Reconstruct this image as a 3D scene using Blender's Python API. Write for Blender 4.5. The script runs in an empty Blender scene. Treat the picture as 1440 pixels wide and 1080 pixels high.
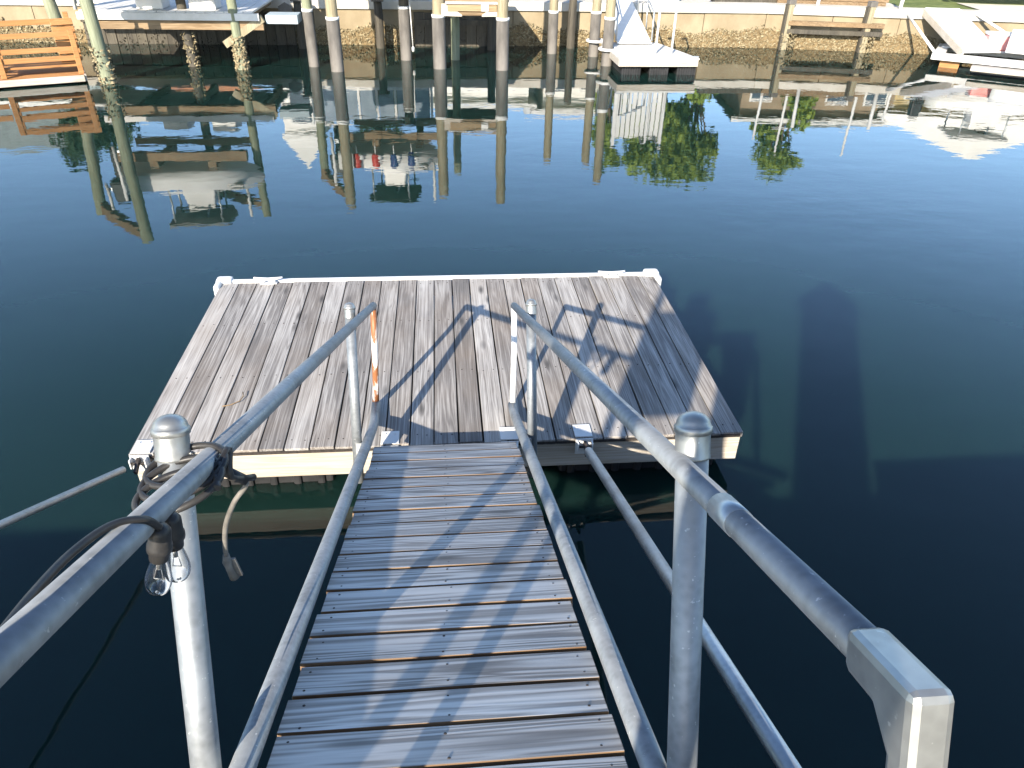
import bpy, bmesh, math, random
from mathutils import Vector, Matrix, Euler
R = math.radians
random.seed(7)
scn = bpy.context.scene
C = scn.collection

# ------------------------------------------------------------------ camera, sky, sun, exposure
CAM = Vector((1.8283, -3.4928, 3.0400))
PITCH, YAW, ROLL = 0.580372, 0.099923, 0.0241713
cd = bpy.data.cameras.new('camera')
cd.sensor_width = 36.0
cd.lens = 1047.53 / 1440 * 36.0
cd.clip_start = 0.05
cd.clip_end = 2000
cam = bpy.data.objects.new('camera', cd)
C.objects.link(cam)
fw = Vector((math.sin(YAW)*math.cos(PITCH), math.cos(YAW)*math.cos(PITCH), -math.sin(PITCH)))
rt = Vector((math.cos(YAW), -math.sin(YAW), 0))
up = rt.cross(fw)
r2 = rt*math.cos(ROLL) + up*math.sin(ROLL)
u2 = up*math.cos(ROLL) - rt*math.sin(ROLL)
m = Matrix((r2, u2, -fw)).transposed().to_4x4()
m.translation = CAM
cam.matrix_world = m
scn.camera = cam

SUN = Vector((0.745, 1.66, -0.885)).normalized()      # direction the light travels
elev = math.asin(-SUN.z)
azim = math.atan2(-SUN.x, -SUN.y)                     # of the sun itself, clockwise from +Y
w = bpy.data.worlds.new('World')
scn.world = w
w.use_nodes = True
wt = w.node_tree
sky = wt.nodes.new('ShaderNodeTexSky')
sky.sky_type = 'NISHITA'
sky.sun_disc = False
sky.sun_elevation = elev
sky.sun_rotation = azim
sky.altitude = 0
sky.air_density = 1.0
sky.dust_density = 0.6
sky.ozone_density = 3.0
bg = wt.nodes['Background']
bg.inputs['Strength'].default_value = 0.15
# bright summer haze low in the sky: the air near the horizon is lighter than the zenith
wtc = wt.nodes.new('ShaderNodeTexCoord')
wsx = wt.nodes.new('ShaderNodeSeparateXYZ')
wt.links.new(wtc.outputs['Generated'], wsx.inputs[0])
wrp = wt.nodes.new('ShaderNodeValToRGB')
els = wrp.color_ramp.elements
els[0].position = 0.0; els[0].color = (1.0, 0.98, 0.94, 1)
els[1].position = 0.85; els[1].color = (0.36, 0.37, 0.40, 1)
for pz, cz in ((0.16, (0.95, 0.95, 0.95, 1)), (0.32, (0.78, 0.80, 0.83, 1)), (0.50, (0.52, 0.54, 0.57, 1))):
    e_ = els.new(pz); e_.color = cz
wt.links.new(wsx.outputs['Z'], wrp.inputs['Fac'])
wmx = wt.nodes.new('ShaderNodeMix'); wmx.data_type = 'RGBA'; wmx.blend_type = 'MULTIPLY'; wmx.inputs['Factor'].default_value = 1.0
wsc = wt.nodes.new('ShaderNodeMix'); wsc.data_type = 'RGBA'; wsc.blend_type = 'MULTIPLY'; wsc.inputs['Factor'].default_value = 1.0
wsc.inputs['B'].default_value = (1.46, 1.46, 1.46, 1); wsc.clamp_result = False; wmx.clamp_result = False
wt.links.new(sky.outputs['Color'], wmx.inputs['A']); wt.links.new(wrp.outputs['Color'], wmx.inputs['B'])
wt.links.new(wmx.outputs['Result'], wsc.inputs['A'])
wt.links.new(wsc.outputs['Result'], bg.inputs['Color'])
sl = bpy.data.lights.new('sun', 'SUN')
sl.energy = 5.0
sl.angle = R(0.53)
sl.color = (1.0, 0.90, 0.76)
so = bpy.data.objects.new('sun', sl)
so.rotation_euler = SUN.to_track_quat('-Z', 'Y').to_euler()
C.objects.link(so)
scn.view_settings.view_transform = 'Standard'
scn.view_settings.look = 'None'
scn.view_settings.exposure = 1.35
scn.view_settings.gamma = 1.0
scn.cycles.max_bounces = 8
scn.cycles.transparent_max_bounces = 8
scn.cycles.use_denoising = True

# ------------------------------------------------------------------ material helpers
def new_mat(name):
    mt = bpy.data.materials.new(name)
    mt.use_nodes = True
    return mt, mt.node_tree, mt.node_tree.nodes['Principled BSDF']

def nd(t, typ, **kw):
    o = t.nodes.new(typ)
    for k, v in kw.items():
        if k in o.inputs.keys() if isinstance(k, str) else False:
            o.inputs[k].default_value = v
        else:
            setattr(o, k, v)
    return o

def ramp_node(t, fac, stops):
    r = t.nodes.new('ShaderNodeValToRGB')
    e = r.color_ramp.elements
    while len(e) < len(stops):
        e.new(0.5)
    for el, (p, c) in zip(e, stops):
        el.position = p
        el.color = (*c, 1) if len(c) == 3 else c
    t.links.new(fac, r.inputs['Fac'])
    return r.outputs['Color']

def mixc(t, fac, a, b, blend='MIX'):
    mx = t.nodes.new('ShaderNodeMix')
    mx.data_type = 'RGBA'
    mx.blend_type = blend
    for sock, val in ((mx.inputs['Factor'], fac), (mx.inputs['A'], a), (mx.inputs['B'], b)):
        if hasattr(val, 'node'):
            t.links.new(val, sock)
        elif isinstance(val, (int, float)):
            sock.default_value = val
        else:
            sock.default_value = (*val, 1)
    return mx.outputs['Result']

def mathn(t, op, a, b=None, c=None, clamp=False):
    mn = t.nodes.new('ShaderNodeMath')
    mn.operation = op
    mn.use_clamp = clamp
    for i, val in enumerate((a, b, c)):
        if val is None:
            continue
        if hasattr(val, 'node'):
            t.links.new(val, mn.inputs[i])
        else:
            mn.inputs[i].default_value = val
    return mn.outputs[0]

def noise(t, vec, scale, detail=4, rough=0.55, dist=0.0):
    n = t.nodes.new('ShaderNodeTexNoise')
    n.inputs['Scale'].default_value = scale
    n.inputs['Detail'].default_value = detail
    n.inputs['Roughness'].default_value = rough
    n.inputs['Distortion'].default_value = dist
    if vec is not None:
        t.links.new(vec, n.inputs['Vector'])
    return n.outputs['Fac']

def bump(t, height, strength, dist, bs):
    b = t.nodes.new('ShaderNodeBump')
    b.inputs['Strength'].default_value = strength
    b.inputs['Distance'].default_value = dist
    t.links.new(height, b.inputs['Height'])
    t.links.new(b.outputs['Normal'], bs.inputs['Normal'])

def objcoord(t, scale=(1, 1, 1), island=False):
    tc = t.nodes.new('ShaderNodeTexCoord')
    v = tc.outputs['Object']
    if island:
        g = t.nodes.new('ShaderNodeNewGeometry')
        cm = t.nodes.new('ShaderNodeCombineXYZ')
        for i, k in enumerate((37.0, 53.0, 19.0)):
            t.links.new(mathn(t, 'MULTIPLY', g.outputs['Random Per Island'], k), cm.inputs[i])
        ad = t.nodes.new('ShaderNodeVectorMath')
        ad.operation = 'ADD'
        t.links.new(v, ad.inputs[0])
        t.links.new(cm.outputs[0], ad.inputs[1])
        v = ad.outputs[0]
    mp = t.nodes.new('ShaderNodeMapping')
    mp.inputs['Scale'].default_value = scale
    t.links.new(v, mp.inputs['Vector'])
    return mp.outputs['Vector']

def wood_mat(name, axis, lo, hi, warm=(0.30, 0.22, 0.14), warm_amt=0.25, var=0.5, rough=0.75, ring=0.5, knots=True, bump_d=0.0012, finew=0.9):
    mt, t, bs = new_mat(name)
    g = t.nodes.new('ShaderNodeNewGeometry')
    isl = g.outputs['Random Per Island']
    fine = [42, 42, 42]; fine[axis] = 0.55
    mid = [11, 11, 11]; mid[axis] = 0.45
    kn = [7, 7, 7]; kn[axis] = 2.1
    vf, vm, vk = objcoord(t, fine, True), objcoord(t, mid, True), objcoord(t, kn, True)
    f1 = noise(t, vf, 3.0, 8, 0.68)
    lowd = noise(t, vm, 1.0, 3, 0.5, 0.6)
    rings = mathn(t, 'SINE', mathn(t, 'MULTIPLY', lowd, 62.0))
    rings = mathn(t, 'MULTIPLY_ADD', rings, 0.5, 0.5)
    pk = [5, 5, 5]; pk[axis] = 0.9
    patch = noise(t, objcoord(t, pk, True), 1.3, 5, 0.6)
    val = mathn(t, 'MULTIPLY_ADD', f1, finew, 0.45-0.5*finew)
    val = mathn(t, 'ADD', val, mathn(t, 'MULTIPLY', mathn(t, 'SUBTRACT', rings, 0.5), 0.28*ring))
    val = mathn(t, 'ADD', val, mathn(t, 'MULTIPLY', mathn(t, 'SUBTRACT', isl, 0.5), 0.55*var))
    val = mathn(t, 'ADD', val, mathn(t, 'MULTIPLY', mathn(t, 'SUBTRACT', patch, 0.5), 0.5))
    col = ramp_node(t, val, [(0.12, tuple(x*0.55 for x in lo)), (0.34, lo), (0.56, tuple((a+b)/2 for a, b in zip(lo, hi))), (0.80, hi)])
    wf = ramp_node(t, noise(t, objcoord(t, (1.3, 1.3, 1.3), True), 1.1, 3, 0.5), [(0.42, (0, 0, 0)), (0.72, (warm_amt,)*3)])
    col = mixc(t, wf, col, warm)
    h = f1
    if knots:
        vo = t.nodes.new('ShaderNodeTexVoronoi')
        vo.inputs['Scale'].default_value = 1.0
        vo.inputs['Randomness'].default_value = 1.0
        t.links.new(vk, vo.inputs['Vector'])
        kd = ramp_node(t, vo.outputs['Distance'], [(0.05, (0.85,)*3), (0.11, (0.5,)*3), (0.20, (0, 0, 0))])
        col = mixc(t, kd, col, tuple(x*0.33 for x in lo))
    t.links.new(col, bs.inputs['Base Color'])
    bs.inputs['Roughness'].default_value = rough
    bs.inputs['Specular IOR Level'].default_value = 0.35
    hh = mathn(t, 'ADD', f1, mathn(t, 'MULTIPLY', rings, 0.35*ring))
    bump(t, hh, 0.9, bump_d, bs)
    return mt

def metal_mat(name, base=(0.36, 0.39, 0.41), metallic=0.75, rough=0.40, mott=0.32, rust=0.0, scale=9):
    mt, t, bs = new_mat(name)
    v = objcoord(t)
    n1 = noise(t, v, scale, 5, 0.6)
    vo = t.nodes.new('ShaderNodeTexVoronoi')
    vo.inputs['Scale'].default_value = 55
    t.links.new(v, vo.inputs['Vector'])
    fac = mathn(t, 'ADD', mathn(t, 'MULTIPLY', n1, 0.8), mathn(t, 'MULTIPLY', vo.outputs['Distance'], 0.18))
    col = ramp_node(t, fac, [(0.25, tuple(x*(1-mott) for x in base)), (0.5, base), (0.72, tuple(min(1, x*(1+mott*0.55)) for x in base))])
    spots = ramp_node(t, noise(t, v, 70, 3, 0.6), [(0.66, (0, 0, 0)), (0.74, (0.55,)*3)])
    col = mixc(t, spots, col, (0.72, 0.73, 0.72))
    if rust:
        rf = ramp_node(t, noise(t, objcoord(t, (14, 14, 2.0)), 1.0, 4, 0.6), [(0.52-rust, (0, 0, 0)), (0.60-rust, (1, 1, 1))])
        col = mixc(t, rf, col, (0.27, 0.105, 0.04))
    t.links.new(col, bs.inputs['Base Color'])
    bs.inputs['Metallic'].default_value = metallic
    t.links.new(mathn(t, 'MULTIPLY_ADD', n1, 0.25, rough-0.12), bs.inputs['Roughness'])
    bump(t, n1, 0.25, 0.002, bs)
    return mt

def rough_mat(name, lo, hi, scale=4, rough=0.8, detail=6, bump_d=0.004, stretch=(1, 1, 1), spec=0.3):
    mt, t, bs = new_mat(name)
    v = objcoord(t, stretch)
    n1 = noise(t, v, scale, detail, 0.62)
    col = ramp_node(t, n1, [(0.3, lo), (0.7, hi)])
    t.links.new(col, bs.inputs['Base Color'])
    bs.inputs['Roughness'].default_value = rough
    bs.inputs['Specular IOR Level'].default_value = spec
    if bump_d:
        bump(t, noise(t, v, scale*5, 4, 0.6), 0.6, bump_d, bs)
    return mt

# ------------------------------------------------------------------ materials
M = {}
M['deck'] = wood_mat('weathered deck wood', 1, (0.160, 0.148, 0.138), (0.514, 0.495, 0.465), warm=(0.252, 0.188, 0.128), warm_amt=0.3, var=0.5)
M['tread'] = wood_mat('weathered grey tread wood', 0, (0.249, 0.245, 0.240), (0.581, 0.581, 0.572), warm=(0.349, 0.282, 0.232), warm_amt=0.25, var=0.3, ring=1.5, bump_d=0.0004, finew=0.4)
M['treadedge'] = wood_mat('brown unweathered board edge', 0, (0.12, 0.065, 0.03), (0.30, 0.19, 0.10), warm_amt=0.2, var=0.3, knots=False)
M['fascia'] = wood_mat('pale fascia board', 0, (0.360, 0.323, 0.270), (0.576, 0.544, 0.491), warm=(0.396, 0.308, 0.206), warm_amt=0.35, var=0.2, knots=False)
M['galv'] = metal_mat('galvanised pipe', base=(0.25, 0.268, 0.28), metallic=0.5, rough=0.52, mott=0.38)
M['galv2'] = metal_mat('dull galvanised pipe', base=(0.420, 0.444, 0.456), rough=0.45, mott=0.3)
M['cast'] = metal_mat('cast aluminium fitting', base=(0.315, 0.323, 0.315), metallic=0.7, rough=0.42, mott=0.35)
M['rusty'] = metal_mat('rust streaked white pipe', base=(0.72, 0.72, 0.70), metallic=0.1, rough=0.5, rust=0.06)
M['white'] = rough_mat('white plastic', (0.574, 0.574, 0.558), (0.689, 0.689, 0.672), 5, 0.45, bump_d=0, spec=0.4)
M['whitepaint'] = rough_mat('weathered white paint', (0.465, 0.458, 0.427), (0.615, 0.608, 0.585), 2.5, 0.55, bump_d=0.002)
M['black'] = rough_mat('black plastic', (0.012, 0.013, 0.014), (0.035, 0.035, 0.037), 6, 0.5, bump_d=0.002)
M['blackrubber'] = rough_mat('black cable rubber', (0.014, 0.014, 0.015), (0.04, 0.038, 0.036), 20, 0.42, bump_d=0.0005)
M['greyrubber'] = rough_mat('grey cable', (0.084, 0.078, 0.069), (0.180, 0.168, 0.150), 30, 0.5, bump_d=0.0005)
M['nail'] = rough_mat('dark nail head', (0.02, 0.018, 0.016), (0.06, 0.05, 0.045), 40, 0.6, bump_d=0)
M['concrete'] = rough_mat('tan seawall concrete', (0.190, 0.148, 0.090), (0.296, 0.245, 0.162), 1.6, 0.9, bump_d=0.01, stretch=(1, 1, 0.8))
M['mud'] = rough_mat('brown tidal crust', (0.055, 0.038, 0.018), (0.24, 0.175, 0.09), 16, 0.9, bump_d=0.012)
M['tanboard'] = wood_mat('tan beam board', 0, (0.24, 0.165, 0.09), (0.40, 0.29, 0.17), warm_amt=0.2, var=0.2, knots=False)
M['cap'] = rough_mat('pale seawall cap concrete', (0.408, 0.381, 0.326), (0.530, 0.503, 0.449), 2.0, 0.85, bump_d=0.006)
M['oyster'] = rough_mat('oyster shell', (0.098, 0.071, 0.031), (0.404, 0.343, 0.217), 24, 0.8, bump_d=0.004)
M['pile'] = wood_mat('tan piling wood', 2, (0.195, 0.165, 0.105), (0.375, 0.338, 0.232), warm=(0.225, 0.180, 0.090), warm_amt=0.2, var=0.2, knots=False, bump_d=0.006)
M['pilegreen'] = wood_mat('green treated piling wood', 2, (0.150, 0.165, 0.105), (0.315, 0.338, 0.240), warm=(0.240, 0.225, 0.135), warm_amt=0.2, var=0.2, knots=False, bump_d=0.006)
M['piledark'] = wood_mat('dark wet piling wood', 2, (0.045, 0.040, 0.032), (0.13, 0.115, 0.085), warm=(0.10, 0.08, 0.04), warm_amt=0.2, var=0.2, knots=False, bump_d=0.006)  # also colours the added boards that stand in for shade
M['sleeve'] = rough_mat('grey pile wrap', (0.055, 0.05, 0.045), (0.20, 0.185, 0.165), 3.0, 0.6, bump_d=0.004, stretch=(1, 1, 0.35))
M['beam'] = wood_mat('brown timber beam', 0, (0.13, 0.085, 0.045), (0.34, 0.25, 0.15), warm=(0.2, 0.12, 0.05), warm_amt=0.3, var=0.3, knots=False)
M['orange'] = wood_mat('orange stained wood', 0, (0.317, 0.151, 0.054), (0.475, 0.259, 0.108), warm=(0.360, 0.158, 0.043), warm_amt=0.3, var=0.25, knots=False)
M['sky_blue_panel'] = rough_mat('bluish glass panel', (0.16, 0.21, 0.27), (0.30, 0.36, 0.42), 2, 0.2, bump_d=0, spec=0.5)
M['canvas'] = rough_mat('grey canvas', (0.15, 0.155, 0.15), (0.30, 0.305, 0.29), 3, 0.85, bump_d=0.006)
M['darkcanvas'] = rough_mat('dark green canvas', (0.03, 0.045, 0.035), (0.07, 0.09, 0.07), 3, 0.85, bump_d=0.006)
M['gel'] = rough_mat('white hull gelcoat', (0.630, 0.630, 0.603), (0.738, 0.738, 0.720), 1.5, 0.3, bump_d=0, spec=0.5)
M['red'] = rough_mat('red paint', (0.42, 0.03, 0.025), (0.58, 0.07, 0.05), 5, 0.45, bump_d=0)
M['navy'] = rough_mat('navy blue paint', (0.02, 0.04, 0.14), (0.05, 0.08, 0.22), 5, 0.45, bump_d=0)
M['pinkred'] = rough_mat('faded red plastic', (0.62, 0.22, 0.20), (0.74, 0.36, 0.33), 4, 0.5, bump_d=0)
M['lawn'] = rough_mat('lawn', (0.056, 0.088, 0.020), (0.160, 0.192, 0.060), 3, 0.95, bump_d=0.03)
M['leaf'] = rough_mat('bright green foliage', (0.105, 0.158, 0.026), (0.266, 0.343, 0.065), 1.3, 0.7, bump_d=0)
M['leafdark'] = rough_mat('dark green foliage', (0.02, 0.045, 0.016), (0.06, 0.095, 0.035), 1.3, 0.7, bump_d=0)
M['bark'] = rough_mat('bark', (0.06, 0.045, 0.03), (0.16, 0.125, 0.09), 6, 0.9, bump_d=0.01, stretch=(1, 1, 0.25))
M['stuccowhite'] = rough_mat('white stucco', (0.70, 0.69, 0.66), (0.80, 0.79, 0.76), 3, 0.9, bump_d=0.003)
M['stuccotan'] = rough_mat('tan stucco', (0.40, 0.31, 0.16), (0.50, 0.40, 0.22), 2, 0.9, bump_d=0.003)
M['stuccobrown'] = rough_mat('brown siding', (0.20, 0.15, 0.10), (0.30, 0.24, 0.17), 2, 0.9, bump_d=0.003)
M['stuccogrey'] = rough_mat('blue grey siding', (0.26, 0.32, 0.35), (0.36, 0.42, 0.45), 2, 0.85, bump_d=0.003)
M['roofwhite'] = rough_mat('white roof', (0.68, 0.68, 0.66), (0.80, 0.80, 0.78), 2, 0.7, bump_d=0.005)
M['roofgrey'] = rough_mat('grey roof shingles', (0.14, 0.17, 0.17), (0.26, 0.30, 0.30), 3, 0.85, bump_d=0.01)
M['roofred'] = rough_mat('orange roof tiles', (0.42, 0.17, 0.08), (0.60, 0.30, 0.15), 4, 0.85, bump_d=0.01)
M['glass'] = rough_mat('dark window glass', (0.03, 0.04, 0.05), (0.06, 0.08, 0.10), 1, 0.08, bump_d=0, spec=0.6)
M['gold'] = rough_mat('algae growth', (0.05, 0.035, 0.01), (0.34, 0.25, 0.06), 30, 0.8, bump_d=0.004)

def water_material():
    mt, t, bs = new_mat('canal water')
    tc = t.nodes.new('ShaderNodeTexCoord')
    v = tc.outputs['Object']
    big = noise(t, v, 0.23, 3, 0.5)
    col = ramp_node(t, big, [(0.3, (0.0050, 0.0175, 0.0155)), (0.7, (0.0068, 0.0215, 0.0178))])
    t.links.new(col, bs.inputs['Base Color'])
    bs.inputs['Roughness'].default_value = 0.0
    bs.inputs['IOR'].default_value = 1.37
    bs.inputs['Specular IOR Level'].default_value = 0.5
    bs.inputs['Subsurface Weight'].default_value = 1.0
    bs.inputs['Subsurface Radius'].default_value = (0.5, 0.8, 0.8)
    bs.inputs['Subsurface Scale'].default_value = 0.85
    mp = t.nodes.new('ShaderNodeMapping')
    mp.inputs['Scale'].default_value = (0.75, 1.3, 1)
    t.links.new(v, mp.inputs['Vector'])
    r1 = noise(t, mp.outputs['Vector'], 2.6, 2, 0.45)
    r2_ = noise(t, mp.outputs['Vector'], 0.7, 2, 0.5)
    r3 = noise(t, mp.outputs['Vector'], 9.0, 2, 0.5)
    amp = ramp_node(t, noise(t, v, 0.16, 2, 0.5), [(0.35, (0.35,)*3), (0.65, (1, 1, 1))])
    h = mathn(t, 'ADD', mathn(t, 'MULTIPLY', r2_, 2.2), mathn(t, 'ADD', r1, mathn(t, 'MULTIPLY', r3, 0.24)))
    h = mathn(t, 'MULTIPLY', h, amp)
    bump(t, h, 1.0, 0.0022, bs)
    return mt
M['water'] = water_material()

def bulb_material():
    mt, t, bs = new_mat('clear bulb glass')
    bs.inputs['Base Color'].default_value = (1, 1, 1, 1)
    bs.inputs['Roughness'].default_value = 0.0
    bs.inputs['Transmission Weight'].default_value = 1.0
    bs.inputs['IOR'].default_value = 1.45
    return mt
M['bulb'] = bulb_material()

# ------------------------------------------------------------------ mesh builder
class MB:
    def __init__(s):
        s.v, s.f, s.mi, s.sm = [], [], [], []
        s.cur = 0
        s.smooth = False
    def add(s, vs, fs):
        o = len(s.v)
        s.v += [Vector(p) for p in vs]
        for f in fs:
            s.f.append([o+i for i in f]); s.mi.append(s.cur); s.sm.append(s.smooth)
        return s
    def box(s, c, d, rot=None, taper=1.0):
        hx, hy, hz = d[0]/2, d[1]/2, d[2]/2
        vs = []
        for z, k in ((-hz, 1.0), (hz, taper)):
            for x, y in ((-hx, -hy), (hx, -hy), (hx, hy), (-hx, hy)):
                vs.append(Vector((x*k, y*k, z)))
        if rot is not None:
            e = rot if isinstance(rot, Matrix) else Euler(rot).to_matrix()
            vs = [e @ p for p in vs]
        return s.add([p + Vector(c) for p in vs], [(3, 2, 1, 0), (4, 5, 6, 7), (0, 1, 5, 4), (1, 2, 6, 5), (2, 3, 7, 6), (3, 0, 4, 7)])
    def bar(s, a, b, wx, wz, upv=(0, 0, 1)):
        a, b = Vector(a), Vector(b)
        d = (b-a); L = d.length; d.normalize()
        x = d.cross(Vector(upv))
        if x.length < 1e-4: x = d.cross(Vector((0, 1, 0)))
        x.normalize(); z = x.cross(d)
        return s.box((a+b)/2, (wx, L, wz), Matrix((x, d, z)).transposed())
    def tube(s, path, r, n=12, caps=True):
        P = [Vector(p) for p in path]
        rs = r if isinstance(r, (list, tuple)) else [r]*len(P)
        sm0 = s.smooth
        s.smooth = True
        rings = []
        ref = None
        for i, p in enumerate(P):
            d = (P[min(i+1, len(P)-1)] - P[max(i-1, 0)]).normalized()
            if ref is None:
                ref = d.cross(Vector((0.13, 0.31, 0.94)))
                if ref.length < 1e-3: ref = d.cross(Vector((1, 0, 0)))
                ref.normalize()
            else:
                ref = (ref - d*ref.dot(d)).normalized()
            b = d.cross(ref)
            rings.append([p + (ref*math.cos(a) + b*math.sin(a))*rs[i] for a in [2*math.pi*k/n for k in range(n)]])
        vs = [q for rg in rings for q in rg]
        fs = []
        for i in range(len(P)-1):
            for k in range(n):
                k2 = (k+1) % n
                fs.append((i*n+k, i*n+k2, (i+1)*n+k2, (i+1)*n+k))
        s.add(vs, fs)
        s.smooth = False
        if caps:
            o = len(s.v) - len(vs)
            s.f.append([o+k for k in range(n)][::-1]); s.mi.append(s.cur); s.sm.append(False)
            s.f.append([o+(len(P)-1)*n+k for k in range(n)]); s.mi.append(s.cur); s.sm.append(False)
        s.smooth = sm0
        return s
    def lathe(s, prof, c=(0, 0, 0), n=20, rot=None):
        sm0 = s.smooth; s.smooth = True
        vs = []
        for r, z in prof:
            for k in range(n):
                a = 2*math.pi*k/n
                p = Vector((r*math.cos(a), r*math.sin(a), z))
                if rot is not None: p = rot @ p
                vs.append(p + Vector(c))
        fs = []
        for i in range(len(prof)-1):
            for k in range(n):
                k2 = (k+1) % n
                fs.append((i*n+k, i*n+k2, (i+1)*n+k2, (i+1)*n+k))
        s.add(vs, fs)
        s.smooth = sm0
        return s
    def prism(s, poly, z0, z1):
        n = len(poly)
        vs = [(x, y, z0) for x, y in poly] + [(x, y, z1) for x, y in poly]
        fs = [tuple(range(n))[::-1], tuple(range(n, 2*n))] + [(i, (i+1) % n, n+(i+1) % n, n+i) for i in range(n)]
        return s.add(vs, fs)
    def build(s, name, mats, parent=None, bevel=0.0, loc=None):
        me = bpy.data.meshes.new(name)
        me.from_pydata([tuple(p) for p in s.v], [], s.f)
        for mm in (mats if isinstance(mats, (list, tuple)) else [mats]):
            me.materials.append(mm)
        for p, i, sm in zip(me.polygons, s.mi, s.sm):
            p.material_index = i
            p.use_smooth = sm
        bm = bmesh.new(); bm.from_mesh(me)
        bmesh.ops.recalc_face_normals(bm, faces=bm.faces)
        bm.to_mesh(me); bm.free()
        o = bpy.data.objects.new(name, me)
        C.objects.link(o)
        if loc is not None: o.location = loc
        if parent is not None: o.parent = parent
        if bevel:
            b = o.modifiers.new('bevel', 'BEVEL')
            b.width = bevel; b.segments = 2; b.limit_method = 'ANGLE'; b.angle_limit = R(40)
        return o

def tag(o, label, cat, group=None):
    o['label'] = label; o['category'] = cat
    if group: o['group'] = group
    return o
def struct(o):
    o['kind'] = 'structure'
    return o
def thing(name, loc, label, cat, group=None, rot=(0, 0, 0)):
    o = bpy.data.objects.new(name, None)
    o.empty_display_size = 0.2
    o.location = loc; o.rotation_euler = rot
    C.objects.link(o)
    return tag(o, label, cat, group)
def rnd(a, b): return random.uniform(a, b)

# ------------------------------------------------------------------ setting: water, far land, near pier
b = MB(); b.add([(-120, -30, 0), (120, -30, 0), (120, 17.5, 0), (-120, 17.5, 0)], [(0, 1, 2, 3)])
struct(b.build('water', M['water']))
b = MB(); b.add([(-200, -60, -1.6), (200, -60, -1.6), (200, 300, -1.6), (-200, 300, -1.6)], [(0, 1, 2, 3)])
struct(b.build('canal_bed', M['piledark']))

WALL = [(-60, 16.0), (9.8, 16.0), (16.0, 14.8), (60.0, 6.0)]
def offs(poly, d):                     # a copy of the wall line moved d metres landward
    return [(poly[0][0], poly[0][1]+d), (poly[1][0]+0.1*d, poly[1][1]+d), (poly[2][0]+0.19*d, poly[2][1]+0.98*d), (poly[3][0]+0.19*d, poly[3][1]+0.98*d)]
def strip(mb, a, c, z0, z1):
    n = len(a)
    for i in range(n-1):
        q = [a[i], a[i+1], c[i+1], c[i]]
        mb.prism(q, z0, z1)
    return mb
land = offs(WALL, 0.45)
b = MB()
far = [(-260, 320), (-20, 330), (120, 330), (320, 320)]
b.add([(x, y, 0.86) for x, y in land] + [(x, y, 1.2) for x, y in far], [(i, i+1, 5+i, 4+i) for i in range(3)])
struct(b.build('lawn', M['lawn']))

b = MB(); pv0, pv1 = offs(WALL, 0.40), offs(WALL, 2.6)
b.add([(4.0, 16.40, 0.885), (pv0[1][0], pv0[1][1], 0.885), (13.3, 15.75, 0.885), (13.7, 17.9, 0.885), (pv1[1][0], pv1[1][1], 0.885), (4.0, 18.6, 0.885)], [(0, 1, 4, 5), (1, 2, 3, 4)])
b.add([(15.2, 15.4, 0.885), (pv0[2][0], pv0[2][1], 0.885), (30, 12.6, 0.885), (30.4, 14.8, 0.885), (pv1[2][0], pv1[2][1], 0.885), (15.6, 17.6, 0.885)], [(0, 1, 4, 5), (1, 2, 3, 4)])
struct(b.build('path', M['cap']))
wl = thing('seawall', (0, 16, 0), 'long tan concrete seawall with pale cap along the far canal bank', 'seawall')
b = MB()
o_ = [(x, y-16) for x, y in WALL]; o2 = [(x, y-16) for x, y in offs(WALL, 0.35)]
# panelled face: concrete panels with thin joints
def panels(mb, p, q, step):
    p, q = Vector(p), Vector(q); L = (q-p).length; d = (q-p).normalized(); nn = Vector((-d.y, d.x))
    k = int(L/step)
    for i in range(k):
        a = p + d*(i*L/k + 0.008); c = p + d*((i+1)*L/k - 0.008)
        j = rnd(-0.012, 0.012)
        mb.prism([tuple(a+nn*j), tuple(c+nn*j), tuple(c+nn*0.3), tuple(a+nn*0.3)], -1.5, 0.76)
for i in range(3): panels(b, o_[i], o_[i+1], 1.55)
b.build('panel_face', M['concrete'], wl)
b = MB()
e1 = [(x, y-0.07) for x, y in o_]; e2 = [(x, y+0.12) for x, y in o2]
strip(b, e1, e2, 0.763, 0.955)
b.build('wall_cap', M['cap'], wl, bevel=0.015)

# oysters on the wall: uncountable crust of small shells
def shell(mb, c, s, nrm):
    e = Euler((rnd(-1, 1), rnd(-1, 1), rnd(0, 6.3))).to_matrix()
    k = rnd(0.35, 0.7)
    vs = [(-s, 0, 0), (0, -s*k, s*0.25), (s, 0, 0), (0, s*k, s*0.25), (0, 0, s*0.45), (0, 0, -s*0.3)]
    mb.add([e @ Vector(p) + Vector(c) for p in vs], [(0, 1, 4), (1, 2, 4), (2, 3, 4), (3, 0, 4), (1, 0, 5), (2, 1, 5), (3, 2, 5), (0, 3, 5)])
b = MB()
for i in range(2):
    p, q = Vector(o_[i]), Vector(o_[i+1])
    if i == 0: p = Vector((-9.5, 0.0))
    else: q = p + (q-p)*1.0
    L = (q-p).length; d = (q-p)/L; nn = Vector((-d.y, d.x)); K = int(L/0.12)
    vs = []
    for k in range(K+1):
        a = p + d*(L*k/K)
        tp = 0.37 + 0.06*math.sin(a.x*2.1) + 0.05*math.sin(a.x*5.3) + rnd(-.03, .03)
        vs += [(a.x-nn.x*0.035, a.y-nn.y*0.035, -0.9), (a.x-nn.x*0.032, a.y-nn.y*0.032, tp*0.85), (a.x+nn.x*0.02, a.y+nn.y*0.02, tp)]
    b.add(vs, [(3*k+j, 3*k+3+j, 3*k+4+j, 3*k+1+j) for k in range(K) for j in (0, 1)])
b.build('mud_crust', M['mud'], wl)
b = MB()
random.seed(11)
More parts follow.
